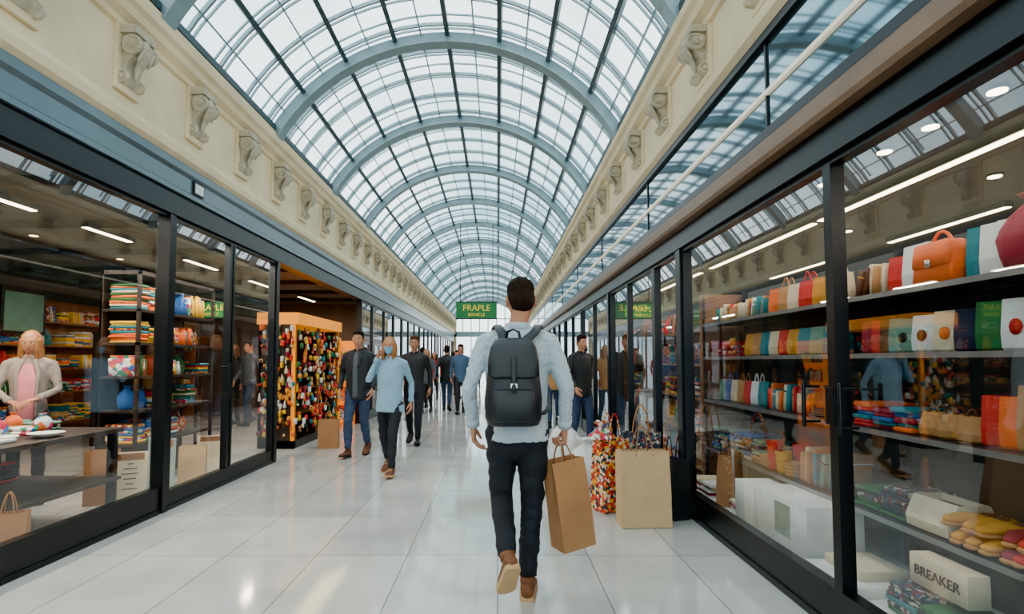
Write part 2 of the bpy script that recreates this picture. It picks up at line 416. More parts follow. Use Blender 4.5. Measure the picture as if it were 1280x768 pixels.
# ------------------------------------------------------------------ lamps
def linear_lamp(x, y0, y1, z, power, w=.06, col=(1, .84, .66)):
    e = empty('linear_ceiling_light', (x, (y0+y1)/2, z))
    b = MB(); L = y1-y0
    b.box((-w/2-.015, -L/2-.01, 0), (w/2+.015, L/2+.01, .05), 'frame'); b.box((-w/2, -L/2, -.008), (w/2, L/2, .0), 'lamp')
    b.build('housing', parent=e)
    l = bpy.data.lights.new('tube', 'AREA'); l.shape = 'RECTANGLE'; l.size = w; l.size_y = L; l.energy = power; l.color = col
    lo = bpy.data.objects.new('tube', l); COL.objects.link(lo); lo.parent = e; lo.location = (0, 0, -.02)
for y0_, y1_ in ((1.2, 2.4), (3.2, 5.1), (5.73, 6.45), (7.6, 8.45), (9.6, 10.6), (12, 13)): linear_lamp(-4.4, y0_, y1_, 2.76, 60*(y1_-y0_))
for y0_, y1_ in ((-.5, 2.2), (2.4, 5.4), (5.5, 8.2), (8.6, 11)): linear_lamp(3.24, y0_, y1_, 2.74, 26*(y1_-y0_))
for y0_, y1_ in ((1, 3.4), (4.9, 6.4), (7.4, 9.2)): linear_lamp(4.66, y0_, y1_, 2.74, 20*(y1_-y0_))
for y_ in range(16, 36, 5):
    linear_lamp(-4.0, y_, y_+2.5, 2.80, 150, w=.12); linear_lamp(2.9, y_-1, y_+1.5, 2.74, 120, w=.12)
b = MB()
for x, y in [(-3.3, y) for y in (2.6, 3.75, 4.2, 8.8, 10.2)]+[(-5.6, y) for y in (3.5, 5, 6.5, 8)]:
    b.tube([(x, y, 2.84), (x, y, 2.858)], [.045, .045], 'lampwarm', round0=False, round1=False, seg=20)
    b.tube([(x, y, 2.845), (x, y, 2.862)], [.06, .06], 'frame', round0=False, round1=False, seg=20)
for x, y in [(2.68, 1.9), (2.68, 2.3), (2.68, 2.85), (2.68, 3.3), (2.68, 3.7), (2.68, 4.4), (3.9, 4.2), (3.9, 3.4), (3.9, 6), (2.5, 6.5), (2.5, 7.5), (2.5, 9)]:
    b.tube([(x, y, 2.772), (x, y, 2.79)], [.045, .045], 'lamp', round0=False, round1=False, seg=20)
    b.tube([(x, y, 2.78), (x, y, 2.802)], [.058, .058], 'frame', round0=False, round1=False, seg=20)
b.build('recessed_downlights')
def area(name, loc, sx, sy, power, col=(1, .90, .78), rot=(0, 0, 0)):
    l = bpy.data.lights.new(name, 'AREA'); l.shape = 'RECTANGLE'; l.size = sx; l.size_y = sy; l.energy = power; l.color = col
    o = bpy.data.objects.new(name, l); COL.objects.link(o); o.location = loc; o.rotation_euler = rot
area('display_fill_light', (1.86, 3.2, 2.62), .12, 3.8, 54, rot=(0, math.radians(-14), 0))  # fill lights added to brighten the window displays; not real fixtures
area('display_fill_light', (1.95, 7.0, 2.62), .12, 3.5, 42)
area('display_fill_light', (-3.2, 5.9, 2.72), .1, 2.2, 80, rot=(0, math.radians(16), 0))
area('display_fill_light', (-3.3, 3.6, 2.72), .1, 1.6, 36, rot=(0, math.radians(16), 0))

# ------------------------------------------------------------------ goods
rz = lambda a: Matrix.Rotation(a, 3, 'Z')
def tote(b, c, w, h, d, m, face=0, handle=True, hm=None, taper=1.05, deco=None):
    R = rz(face); c = Vector(c); hm = hm or m
    def ring(z, kx, ky, ins=0):
        hw = d/2*kx-ins; hd = w/2*ky-ins; P = []
        for sx, sy in ((-1, -1), (-1, -.5), (-1, 0), (-1, .5), (-1, 1), (1, 1), (1, .5), (1, 0), (1, -.5), (1, -1)):
            bl = 1+.10*(1-abs(sy))*math.sin(math.pi*min(1, z/h+.1))
            P.append(c+R@Vector((sx*hw*bl, sy*hd, z)))
        return P
    b.loft([ring(0, .8, .92), ring(.012, 1, .98), ring(h*.35, 1.05, 1), ring(h*.75, .8, (1+taper)/2), ring(h, .62, taper), ring(h, .62, taper, .006), ring(h*.8, .6, taper, .01)], m, smooth=False, cap1=False)
    b.add(ring(h*.8, .6, taper, .008), [tuple(range(10))], 'insidebag' if m in ('tan', 'kraft', 'cream', 'brown') else 'blackfab')
    if deco: b.tube([c+R@Vector((-d*.52, 0, h*.45)), c+R@Vector((-d*.60, 0, h*.45))], [(w*.2, h*.16)]*2, deco, ref=R@Vector((0, 1, 0)), seg=10, round0=False, round1=False)
    if handle:
        for sx in (-1, 1):
            pts = [c+R@Vector((sx*d*.27, -w*.24+w*.48*t, h-.02+math.sin(math.pi*t)**.7*h*.42)) for t in [i/10 for i in range(11)]]
            b.tube(pts, [.006]*11, hm, ref=R@Vector((1, 0, 0)), seg=6)
def flapbag(b, c, w, h, d, m, face=0):
    R = rz(face); c = Vector(c)
    b.rbox(c, (d, w, h*.96), m, r=.014, R=R, top=.78, topd=.84)
    b.rbox(c+R@Vector((-d*.1, 0, h*.42)), (d*.9, w*.92, h*.58), m, r=.012, R=R, top=.86, topd=.9)
    b.rbox(c+R@Vector((-d*.58, 0, h*.40)), (.012, .03, .04), 'strapmetal', r=.005, R=R)
    pts = [c+R@Vector((0, -w*.25+w*.5*t, h-.01+math.sin(math.pi*t)**.7*h*.30)) for t in [i/10 for i in range(11)]]
    b.tube(pts, [.008]*11, m, ref=R@Vector((1, 0, 0)), seg=6)
def pouches(b, x, y0, y1, z, h, pal, depth=.22, rnd=random):
    y = y0
    while y < y1-.015:
        t = rnd.uniform(.022, .05); hh = h*rnd.uniform(.72, 1.05); lean = rnd.uniform(-.03, .28)
        R = Matrix.Rotation(lean, 3, 'X'); m = rnd.choice(pal)
        dd = depth*rnd.uniform(.8, 1); c = (x+rnd.uniform(0, .03), y+t/2+hh*lean*.5, z)
        b.rbox(c, (dd, t, hh), m, r=.007, R=R)
        if rnd.random() < .35: b.rbox(Vector(c)+R@Vector((0, 0, hh*.72)), (dd*1.02, t*1.04, .012), rnd.choice(['blackfab', 'white', 'mustard']), r=.003, R=R)
        y += t+.004
def folded(b, x, y0, y1, z, h, pal, w=.2, depth=.26, rnd=random):
    y = y0
    while y+w*.7 < y1+.02:
        zz = z; hh = h*rnd.uniform(.6, 1)
        while zz < z+hh:
            t = rnd.uniform(.018, .032)
            b.rbox((x+rnd.uniform(-.015, .015), y+w/2+rnd.uniform(-.01, .01), zz), (depth, w*rnd.uniform(.85, .97), t), rnd.choice(pal), r=.008, R=rz(rnd.uniform(-.1, .1)))
            zz += t*.97
        y += w
def slipper(b, c, m, yaw=0, s=1):
    R = rz(yaw); c = Vector(c)
    P = lambda x, y, z: c+R@Vector((x*s, y*s, z*s))
    b.tube([P(-.12, 0, .02), P(-.06, 0, .022), P(0, 0, .022), P(.07, 0, .022), P(.12, 0, .022)], [(.03, .012), (.036, .012), (.034, .012), (.042, .012), (.03, .012)], 'tan', ref=(0, 1, 0), seg=10)
    b.tube([P(-.12, 0, .04), P(-.10, 0, .05), P(-.02, 0, .05), P(.06, 0, .052), P(.11, 0, .042)], [(.028, .018), (.034, .024), (.036, .024), (.042, .026), (.028, .016)], m, ref=(0, 1, 0), seg=10)
    b.ell(P(-.055, 0, .070), (.045*s, .024*s, .012*s), 'brown', R=R, nu=10, nv=6)
def basket(b, c, r, h, m):
    c = Vector(c); rings = []
    for k in range(9):
        z = h*k/8; rr = r*(.75+.25*k/8)+(.004 if k % 2 else 0)
        rings.append([c+Vector((rr*math.cos(a*math.pi/8)*.8, rr*math.sin(a*math.pi/8), z)) for a in range(16)])
    for k in (7, 1): rings.append([c+Vector((r*.82*math.cos(a*math.pi/8)*.8, r*.82*math.sin(a*math.pi/8), h*k/8)) for a in range(16)])
    b.loft(rings, m, smooth=False)
def sack(b, c, r, h, m, seed=0):
    c = Vector(c); rings = []; n = 32
    for z, k in ((0, .7), (.05, .92), (.2, 1.03), (.4, 1.0), (.55, .92), (.7, .72), (.8, .45), (.86, .28), (.9, .25), (.97, .42), (1.0, .46), (.98, .3), (.9, .12)):
        row = []
        for a in range(n):
            t = 2*math.pi*a/n
            nn = noise.noise(Vector((math.cos(t)*1.6, math.sin(t)*1.6, z*3+seed*3)))
            pl = .10*math.sin(a*2*math.pi*7/n+seed)*max(0, z-.3)/.7
            rr = r*k*(1+.18*nn+pl); row.append(c+Vector((rr*math.cos(t), rr*math.sin(t), z*h*(1+.06*nn))))
        rings.append(row)
    b.loft(rings, m)

SZ = [1.70, 1.375, .96, .50]
b = MB()
for z in SZ:
    b.box((2.05, -.5, z-.022), (2.5, 5.42, z-.001), 'shelfmetal'); b.box((2.045, -.5, z-.028), (2.052, 5.42, z-.001), 'railedge')
b.box((2.5, -.5, 0), (2.53, 5.42, 2.02), 'shopwall')
for y in (5.42, 3.32, 1.2):
    b.box((2.46, y, 0), (2.5, y+.03, 2.02), 'shelfmetal'); b.box((2.06, y+.005, .14), (2.075, y+.02, 1.98), 'shelfmetal')
b.box((2.04, 5.45, 0), (2.55, 5.49, 2.0), 'woodmid')
b.build('display_shelf_unit')
b = MB(); b.box((1.76, -.5, .0), (2.40, 5.35, .139), 'white'); b.build('display_plinth', bevel=.005)
X = 2.24
rnd = random.Random(3)
b = MB(); z = SZ[0]
pouches(b, X, 3.02, 3.24, z, .2, ['tan', 'brown', 'cream'], rnd=rnd)
tote(b, (X-.03, 2.95, z), .10, .20, .08, 'red', handle=False, face=.2)
tote(b, (X-.02, 2.82, z), .16, .24, .1, 'white', handle=False); flapbag(b, (X-.07, 2.63, z), .25, .21, .13, 'orange')
for yy, m_ in ((2.46, 'teal'), (2.39, 'white'), (2.31, 'white')): tote(b, (X-.03, yy, z), .07, .24, .10, m_, handle=False, face=.25)
sack(b, (X-.05, 2.18, z), .12, .32, 'crimson', 2); tote(b, (X, 1.97, z), .2, .24, .1, 'red'); pouches(b, X, 1.3, 1.8, z, .22, PAL, rnd=rnd)
for k, (yy, m_) in enumerate(((3.5, 'cream'), (3.66, 'mustard'), (3.83, 'red'), (3.98, 'cream'), (4.12, 'tan'), (4.26, 'orange'))): tote(b, (X-.02, yy, z), .13, .2, .1, m_, face=.25, handle=k % 2 == 0)
pouches(b, X, 4.36, 5.35, z, .17, ['cream', 'sage', 'tan', 'mustard', 'crimson', 'teal', 'white', 'pat_red'], rnd=rnd)
b.build('pouches_and_handbags')
b = MB(); z = SZ[1]
for yy, m_ in ((3.2, 'crimson'), (3.12, 'red'), (3.05, 'brown'), (2.98, 'sage')): tote(b, (X-.03, yy, z), .07, .19, .09, m_, face=.3, handle=False)
for yy, m_, hh, dc in ((2.89, 'sage', .18, 'ink'), (2.76, 'white', .19, 'brown'), (2.62, 'cream', .20, 'orange'), (2.50, 'navy', .2, None), (2.385, 'green', .22, None), (2.26, 'white', .22, 'red'), (2.15, 'red', .22, None), (2.0, 'cream', .22, None)):
    tote(b, (X-.04, yy, z), .12, hh, .10, m_, face=.22, handle=False, deco=dc)
pouches(b, X, 1.3, 1.9, z, .2, PAL, rnd=rnd)
folded(b, X, 4.75, 5.35, z, .15, ['crimson', 'red', 'pat_red', 'crimson'], rnd=rnd)
for yy, m_ in ((4.66, 'mustard'), (4.52, 'tan'), (4.38, 'teal'), (4.24, 'cream'), (4.10, 'red'), (3.97, 'mustard'), (3.83, 'teal'), (3.68, 'sage'), (3.53, 'teal')): tote(b, (X-.03, yy, z), .13, .19, .12, m_, handle=False, face=.15)
b.build('small_tote_bags')
b = MB(); z = SZ[2]
folded(b, X, 2.76, 3.28, z, .13, ['blue', 'red', 'pat_dark', 'teal', 'orange', 'crimson'], w=.16, rnd=rnd)
for k, yy in enumerate((2.71, 2.60, 2.49)): tote(b, (X-.06, yy, z), .11, .12, .12, 'tan', face=.4, handle=True, hm='brown', taper=.8)
for yy, m_ in ((2.385, 'red'), (2.30, 'orange')): tote(b, (X-.05, yy, z), .09, .22, .1, m_, handle=False, face=.3)
tote(b, (X-.05, 2.20, z), .12, .27, .1, 'tan', handle=False); sack(b, (X-.05, 2.07, z), .09, .28, 'teal', 5); folded(b, X, 1.3, 1.95, z, .2, PAL, rnd=rnd)
for k, yy in enumerate((5.25, 5.12, 4.99, 4.86, 4.73, 4.60, 4.47)): tote(b, (X-.03, yy, z), .11, .2, .1, ('sage', 'blue', 'cream', 'tan', 'red', 'white', 'teal')[k], handle=k % 2 == 1, face=.2)
pouches(b, X, 3.75, 4.38, z, .19, ['mustard', 'tan', 'orange', 'cream', 'red', 'teal'], rnd=rnd); tote(b, (X-.03, 3.6, z), .22, .21, .14, 'brown', handle=False)
b.build('folded_scarves_and_bags')
b = MB(); z = SZ[3]
folded(b, X, 2.85, 3.28, z, .15, ['pat_dark', 'navy', 'pat_dark', 'green'], w=.2, rnd=rnd)
tote(b, (X-.04, 2.68, z), .26, .16, .24, 'cream', handle=False)
for k, (yy, m_) in enumerate(((2.50, 'mustard'), (2.42, 'mustard'), (2.34, 'mustard'), (2.26, 'crimson'), (2.17, 'red'), (2.08, 'crimson'), (1.99, 'orange'))):
    for q in range(2): slipper(b, (X-.07+.01*q, yy+.02*q, z+.065*q), m_, yaw=rnd.uniform(-.4, .4)+math.pi, s=.95)
folded(b, X, 1.3, 1.9, z, .2, PAL, rnd=rnd)
folded(b, X, 4.4, 5.3, z, .22, ['pat_dark', 'blue', 'sage', 'cream', 'tan', 'navy'], w=.16, rnd=rnd)
for k in range(8): basket(b, (X-.1+.1*(k % 2), 4.35-.06*k, z+.0), .07, .1+.06*(k % 3), ('tan', 'mustard', 'red')[k % 3])
pouches(b, X-.03, 3.4, 3.85, z, .26, ['teal', 'cream', 'sage', 'tan', 'blue'], rnd=rnd)
b.build('slippers_and_folded_cloth')
b = MB(); z = .14
b.rbox((1.98, 3.55, z), (.34, .62, .33), 'white', r=.004); b.box((1.805, 3.42, .23), (1.809, 3.60, .43), 'poster'); b.build('white_gift_box')
b = MB(); b.rbox((1.96, 4.05, z), (.3, .3, .30), 'white', r=.004); b.build('white_gift_box')
b = MB(); b.rbox((1.95, 3.0, z), (.34, .42, .05), 'white', r=.004); b.rbox((2.0, 3.02, z+.05), (.26, .3, .05), 'cream', r=.004); b.box((1.778, 2.8, z+.004), (1.782, 3.2, z+.045), 'crimson'); b.build('flat_gift_boxes')
b = MB(); folded(b, 2.0, 4.3, 4.45, z, .12, ['crimson', 'cream', 'pat_red', 'white'], w=.15, rnd=rnd); folded(b, 2.0, 4.85, 5.3, z, .12, ['crimson', 'cream', 'pat_red', 'white'], w=.22, rnd=rnd); b.build('folded_blankets')
b = MB(); folded(b, 2.02, 1.9, 2.72, z, .13, ['pat_dark', 'teal', 'navy', 'pat_dark', 'green'], w=.2, rnd=rnd); b.build('patterned_blankets')
def text(body, parent, loc, rot, size, m, ext=.002):
    c = bpy.data.curves.new(body, 'FONT'); c.body = body; c.size = size; c.align_x = 'CENTER'; c.align_y = 'CENTER'; c.extrude = ext
    o = bpy.data.objects.new('lettering', c); COL.objects.link(o); o.data.materials.append(M[m]); o.location = loc; o.rotation_euler = rot; o.parent = parent
    return o
e = empty('lettered_box', (1.96, 2.48, .29)); b = MB(); b.rbox((0.05, 0, 0), (.10, .32, .14), 'cream', r=.004); b.build('box', parent=e)
text('BREAKER', e, (-.004, 0, .07), (math.pi/2, 0, -math.pi/2), .062, 'ink')
def paper_bag(name, loc, w, d, h, m='kraft', rotz=0, tilt=0, handle=.13, tiltx=0, hm='rope', parent=None, top=1.0):
    b = MB(); n = 10
    def ring(z, k, inset, kw=1.0):
        hw = w/2*kw-inset; hd = d/2*k-inset; P = []
        g = d*.16*(z/h)
        segs = 6
        for i in range(segs): P.append(Vector((-hw+2*hw*i/segs, -hd, z)))
        for i in range(2): P.append(Vector((hw-g*i, -hd+hd*i, z)))
        for i in range(segs): P.append(Vector((hw-2*hw*i/segs, hd, z)))
        for i in range(2): P.append(Vector((-hw+g*i, hd-hd*i, z)))
        out = []
        for p in P:
            q = p.copy(); nz = noise.noise(Vector((p.x*9+loc[0]*3, p.y*9, z*8+loc[1])))
            q.y += nz*.010*(z/h); q.x += noise.noise(Vector((z*9, p.y*7, 3)))*.005*(z/h)
            out.append(q)
        return out
    rings = [ring(h*i/n, 1-.25*(i/n)**2, 0, 1+(top-1)*i/n) for i in range(n+1)]+[ring(h*i/n+(0.004 if i == 0 else 0), 1-.25*(i/n)**2, .0025, 1+(top-1)*i/n) for i in range(n, -1, -1)]
    b.loft(rings, m, smooth=False)
    hd = d/2*.75
    if handle:
        for sy in (-1, 1):
            pts = [Vector((-w*.18+w*.36*(i/10), sy*hd*(1-.75*math.sin(math.pi*i/10)), h-.04+math.sin(math.pi*i/10)**.7*(handle+.04))) for i in range(11)]
            b.tube(pts, [.0045]*11, hm, ref=(0, 1, 0), seg=6)
    o = b.build(name, loc=loc, rotz=rotz); o.rotation_euler = (tiltx, tilt, rotz)
    if parent: o.parent = parent
    return o
paper_bag('kraft_bag_reflection', (1.95, 4.62, .14), .30, .14, .42, rotz=.9)  # solid bag added to stand in for the floor bag's reflection in the glass
def rack(name, x0, x1, y0, y1, levels, seed, back='woodmid', side=1, top=2.0, pal0=PAL, ends=True, big=False):
    b = MB(); r = random.Random(seed)
    if ends: b.box((x0, y0, 0), (x1, y0+.03, top), back); b.box((x0, y1-.03, 0), (x1, y1, top), back)
    else:
        for yy in (y0, y1-.03):
            for xx in (x0, x1-.03): b.box((xx, yy, 0), (xx+.03, yy+.03, top), back)
        b.box((x0, y0, top-.04), (x1, y1, top), back)
    xb = x1 if side > 0 else x0+.02
    b.box((xb-.02, y0, 0), (xb+.0, y1, top), back)
    for z in levels: b.box((x0, y0, z-.025), (x1, y1, z), back)
    xc = (x0+x1)/2
    for i, z in enumerate(levels):
        nz = (levels[i+1] if i+1 < len(levels) else z+.4)-z-.06
        y = y0+.05
        while y < y1-.2:
            L = min(r.uniform(.25, .6), y1-y-.03); k = r.random()
            if big: k = .6+.4*k
            pal = r.sample(pal0, 5)
            if k < .4: pouches(b, xc, y, y+L-.08, z, nz*.75, pal, depth=(x1-x0)*.7, rnd=r)
            elif k < .7: folded(b, xc, y, y+L, z, nz*.75, pal, w=.2, depth=(x1-x0)*.7, rnd=r)
            else:
                yy = y+.1
                while yy < y+L-.08:
                    if r.random() < .5: sack(b, (xc, yy, z), .08, nz*.85, r.choice(pal), r.random()*9)
                    else: tote(b, (xc, yy, z), .15, nz*.62, .12, r.choice(pal), face=r.uniform(-.5, .5))
                    yy += .18
            y += L
    return b.build(name)
rack('stocked_shelf_rack', 2.3, 2.75, 5.9, 8.6, [.12, .5, .9, 1.3, 1.7], 11, side=1)
rack('stocked_shelf_rack', 4.8, 5.3, 1.5, 6.5, [.12, .6, 1.0, 1.4, 1.8], 12, side=1, back='wooddark')
rack('stocked_shelf_rack', 2.6, 3.0, 8.9, 11.2, [.12, .5, .9, 1.3, 1.7], 13, side=1)
for i, y_ in enumerate((12, 17.5, 23.5, 29.5)):
    rack('stocked_shelf_rack', 2.3, 2.7, y_, y_+4.5, [.12, .6, 1.0, 1.4, 1.8], 20+i, side=1)
for i, y_ in enumerate((15, 20.4, 26.4, 32.4)):
    rack('stocked_shelf_rack', -4.4, -4.0, y_, y_+4.2, [.12, .6, 1.0, 1.4, 1.8], 30+i, side=-1, pal0=BRIGHT)
rack('stocked_shelf_rack', -4.0, -3.6, 5.45, 6.9, [.5, .84, 1.18, 1.52, 1.86], 47, side=-1, back='wooddark', top=2.25, pal0=BRIGHT, ends=False)
rack('stocked_shelf_rack', -4.9, -4.5, 6.9, 8.2, [.3, .7, 1.1, 1.5], 46, side=-1, back='wooddark', top=1.9, pal0=BRIGHT, ends=False)
rack('stocked_shelf_rack', -7.9, -7.5, 2.0, 7.0, [.3, .8, 1.2, 1.6, 2.0], 42, side=-1, back='wooddark', top=2.4)
rack('stocked_shelf_rack', -7.9, -7.5, 7.6, 13.5, [.3, .8, 1.2, 1.6, 2.0], 43, side=-1, back='woodmid', top=2.4, pal0=BRIGHT)
rack('stocked_shelf_rack', -6.4, -6.0, 8.6, 10.0, [.2, .6, 1.0, 1.4], 44, side=-1, back='wooddark', top=1.8, pal0=BRIGHT)
b = MB(); b.box((-4.8, 3.6, .71), (-3.3, 4.85, .749), 'wooddark')
for x in (-4.74, -3.36):
    for y in (3.66, 4.79): b.box((x-.03, y-.03, 0), (x+.03, y+.03, .71), 'frame')
b.box((-4.8, 3.62, .3), (-3.3, 4.83, .329), 'wooddark'); b.build('display_table', bevel=.004)
b = MB(); r = random.Random(5)
for i in range(16):
    x = r.uniform(-4.65, -3.5); y = r.uniform(3.75, 4.65)
    folded(b, x, y-.1, y+.1, .75, r.uniform(.02, .07), r.sample(['teal', 'blue', 'orange', 'white', 'sage', 'pat_multi', 'pat_red'], 3), w=.2, depth=.2, rnd=r)
for i in range(8):
    sack(b, (r.uniform(-4.5, -3.5), r.uniform(3.9, 4.6), .78), .06, .13, r.choice(['orange', 'yellow', 'pat_multi', 'teal', 'red']), i)
for x, y in ((-3.46, 4.2), (-3.6, 3.95)):
    b.loft([[Vector((x+k*math.cos(a*math.pi/10), y+k*math.sin(a*math.pi/10), zz)) for a in range(20)] for k, zz in ((.05, .75), (.06, .756), (.12, .785), (.118, .787), (.055, .762))], 'white')
b.build('folded_goods_pile')
b = MB(); folded(b, -4.2, 3.7, 4.7, .33, .2, ['red', 'crimson', 'navy'], w=.24, rnd=r); b.build('folded_goods_stack')
def placard(name, loc, w, h, m, rotz, ink=True):
    e = empty(name, loc, rotz); b = MB()
    R = Matrix.Rotation(math.radians(-12), 3, 'X')
    b.cbox(R@Vector((0, 0, h/2)), (w, .012, h), m, R); R2 = Matrix.Rotation(math.radians(14), 3, 'X')
    b.cbox(Vector((0, .19*h/.5, 0))*1+R2@Vector((0, 0, h/2)), (w*.8, .01, h*.98), 'kraft', R2)
    if ink:
        for k in range(6):
            ww = w*(.2+.3*abs(math.sin(k*2.3))); b.cbox(R@Vector((0, -.008, h*.78-k*h*.09)), (ww, .002, h*.018), 'ink', R)
    b.build('board', parent=e)
placard('tabletop_placard', (-3.36, 5.02, 0), .26, .50, 'cream', .45); placard('tabletop_placard', (-3.34, 5.45, 0), .24, .56, 'poster', .45)
paper_bag('kraft_bag_reflection', (-3.70, 5.15, 0), .26, .14, .5, rotz=.4, handle=0)
paper_bag('kraft_bag_reflection', (-3.14, 3.55, 0), .2, .12, .36, rotz=.5)
paper_bag('kraft_bag_reflection', (-3.30, 5.95, 0), .26, .14, .42, rotz=.4, m='kraft_light', handle=0)
placard('tabletop_placard', (-3.36, 6.45, 0), .3, .46, 'cream', .5, ink=False)
paper_bag('kraft_bag_reflection', (-2.60, 8.45, 0), .30, .16, .44, rotz=.1)
b = MB()
for y, z, m_ in ((3.2, 1.7, 'cream'), (5.2, 1.8, 'mustard'), (8.5, 2.1, 'sage')):
    b.box((-7.45, y-.4, z-.35), (-7.42, y+.4, z+.35), 'frame'); b.box((-7.42, y-.35, z-.3), (-7.41, y+.35, z+.3), m_)
b.build('framed_wall_picture')
# yellow kiosk with hanging trinkets
e = empty('souvenir_kiosk', (0, 0, 0)); b = MB()
x0, x1, y0, y1 = -3.66, -3.1, 8.35, 10.6
b.box((x0, y0, 0), (x1, y0+.05, 1.9), 'wooddark'); b.box((x0, y0, 0), (x0+.04, y1, 1.9), 'wooddark'); b.box((x0, y1-.05, 0), (x1, y1, 1.9), 'wooddark')
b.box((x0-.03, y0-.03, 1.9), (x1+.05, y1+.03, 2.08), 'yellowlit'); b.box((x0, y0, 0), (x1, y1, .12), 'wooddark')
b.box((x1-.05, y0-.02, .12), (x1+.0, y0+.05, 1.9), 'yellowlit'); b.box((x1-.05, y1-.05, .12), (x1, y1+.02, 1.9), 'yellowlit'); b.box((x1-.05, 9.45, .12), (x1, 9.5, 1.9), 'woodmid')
for z in (.5, .9, 1.3): b.box((x0, y0, z-.02), (x1-.1, y1, z), 'woodmid')
b.build('kiosk_frame', parent=e)
b = MB(); r = random.Random(8)
for i in range(430):
    if i % 3: x = x1+.02+r.uniform(-.05, .04); y = r.uniform(y0+.03, y1-.05)
    else: x = r.uniform(x0+.02, x1); y = y0-.03-r.uniform(0, .03)
    z = r.uniform(.2, 1.82); m_ = r.choice(['red', 'orange', 'yellow', 'white', 'crimson', 'teal', 'mustard', 'white', 'cream', 'pat_red', 'brown', 'green'])
    k = r.random(); s_ = r.uniform(.022, .05)
    if k < .4: b.ell((x, y, z), (s_*.7, s_, s_), m_, nu=8, nv=6)
    elif k < .7: b.tube([(x, y, z+.10), (x, y, z)], [.005, s_*.7], m_, seg=7)
    else: b.rbox((x, y, z), (.03, .08, .09), m_, r=.01)
b.build('hanging_trinkets', parent=e)
l = bpy.data.lights.new('kiosk_light', 'AREA'); l.energy = 20; l.size = .5; l.shape = 'RECTANGLE'; l.size_y = 2; l.color = (1, .75, .35)
lo = bpy.data.objects.new('kiosk_light', l); COL.objects.link(lo); lo.location = (-3.0, 9.4, 2.6); lo.parent = e; lo.rotation_euler = (0, .35, 0)
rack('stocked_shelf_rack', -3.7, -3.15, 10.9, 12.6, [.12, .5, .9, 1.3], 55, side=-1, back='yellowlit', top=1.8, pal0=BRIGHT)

def hang_sign(loc, w, h, rotz=0, up=1.6):
    e = empty('hanging_sign', loc, rotz); b = MB()
    b.box((-w/2, -.03, -h/2), (w/2, .03, h/2), 'signgreen'); b.box((-w/2-.02, -.035, h/2), (w/2+.02, .035, h/2+.03), 'frame'); b.box((-w/2-.02, -.035, -h/2-.03), (w/2+.02, .035, -h/2), 'frame')
    for sx in (-1, 1): b.tube([(sx*w*.4, 0, h/2), (sx*w*.4, 0, h/2+up)], [.012, .012], 'frame', seg=6)
    b.build('board', parent=e)
    text('FRAPLE', e, (0, -.034, h*.14), (math.pi/2, 0, 0), h*.55, 'signyellow'); text('BANKLE', e, (0, -.034, -h*.28), (math.pi/2, 0, 0), h*.3, 'signyellow')
hang_sign((-.62, 16, 2.83), 1.2, .46, up=2.35)
hang_sign((-4.7, 8.9, 2.17), .72, .25, up=.43); hang_sign((2.35, 8.75, 2.13), .6, .22, up=.42)

# ------------------------------------------------------------------ floor bags on the right
paper_bag('kraft_bag_reflection', (1.19, 4.5, 0), .40, .2, .60, rotz=.05, m='kraft_light', handle=.2, tiltx=-.04)
b = MB(); tote(b, (0, 0, 0), .30, .62, .2, 'pat_red', face=math.pi/2+.5, hm='pat_red'); b.build('patterned_tote_bag', loc=(1.02, 4.95, 0))
b = MB(); tote(b, (0, 0, 0), .2, .5, .18, 'blackfab', face=.3); b.build('black_tote_bag', loc=(1.51, 4.70, 0))
b = MB(); tote(b, (0, 0, 0), .34, .66, .2, 'pat_dark', face=1.3, hm='tan'); b.build('dark_patterned_tote_bag', loc=(1.36, 5.2, 0))
b = MB(); sack(b, (0, 0, 0), .22, .50, 'white', 3); b.build('white_carrier_bag', loc=(.96, 5.9, 0))
b = MB(); sack(b, (0, 0, 0), .22, .55, 'pat_multi', 6); b.build('patterned_sack', loc=(1.35, 7.1, 0))
b = MB(); sack(b, (0, 0, 0), .20, .62, 'white', 8); b.build('pale_carrier_bag', loc=(.86, 7.0, 0))
b = MB(); sack(b, (0, 0, 0), .16, .42, 'pat_red', 11); b.build('red_patterned_sack', loc=(1.44, 6.5, 0))
b = MB(); sack(b, (0, 0, 0), .16, .4, 'blue', 12); b.build('blue_sack', loc=(1.42, 5.9, 0))

# ------------------------------------------------------------------ people
def sstep(a, b_, x): t = max(0, min(1, (x-a)/(b_-a))); return t*t*(3-2*t)
def headpt(d):
    x, y, z = d
    rx, ry, rz_ = .076, .096, .118
    if z < 0: rx *= 1-.26*(-z)**1.6
    p = Vector((x*rx, y*ry, z*rz_))
    if y < 0 and z < -.15: p.y *= 1-.45*(-z-.15)
    if y > 0:
        f = sstep(0, .5, y)
        p.y += .012*sstep(.3, .9, -z)*f
        ax = abs(p.x); g = math.exp
        p.y += f*(.020*g(-(p.x/.011)**2-((p.z+.028)/.014)**2)+.011*g(-(p.x/.010)**2-((p.z+.005)/.022)**2))
        p.y -= f*.010*g(-((ax-.031)/.015)**2-((p.z-.006)/.013)**2)
        p.y += f*.004*g(-((p.z-.030)/.010)**2)*g(-(p.x/.05)**4)
        p.y += f*.005*g(-(p.x/.022)**2-((p.z+.063)/.008)**2)
        p.y += f*.006*g(-(p.x/.02)**2-((p.z+.098)/.014)**2)
    return p
def sdir(i, j, nv, nu):
    a = math.pi*i/nv-math.pi/2; b_ = 2*math.pi*j/nu
    return Vector((math.cos(a)*math.sin(b_), math.cos(a)*math.cos(b_), math.sin(a)))
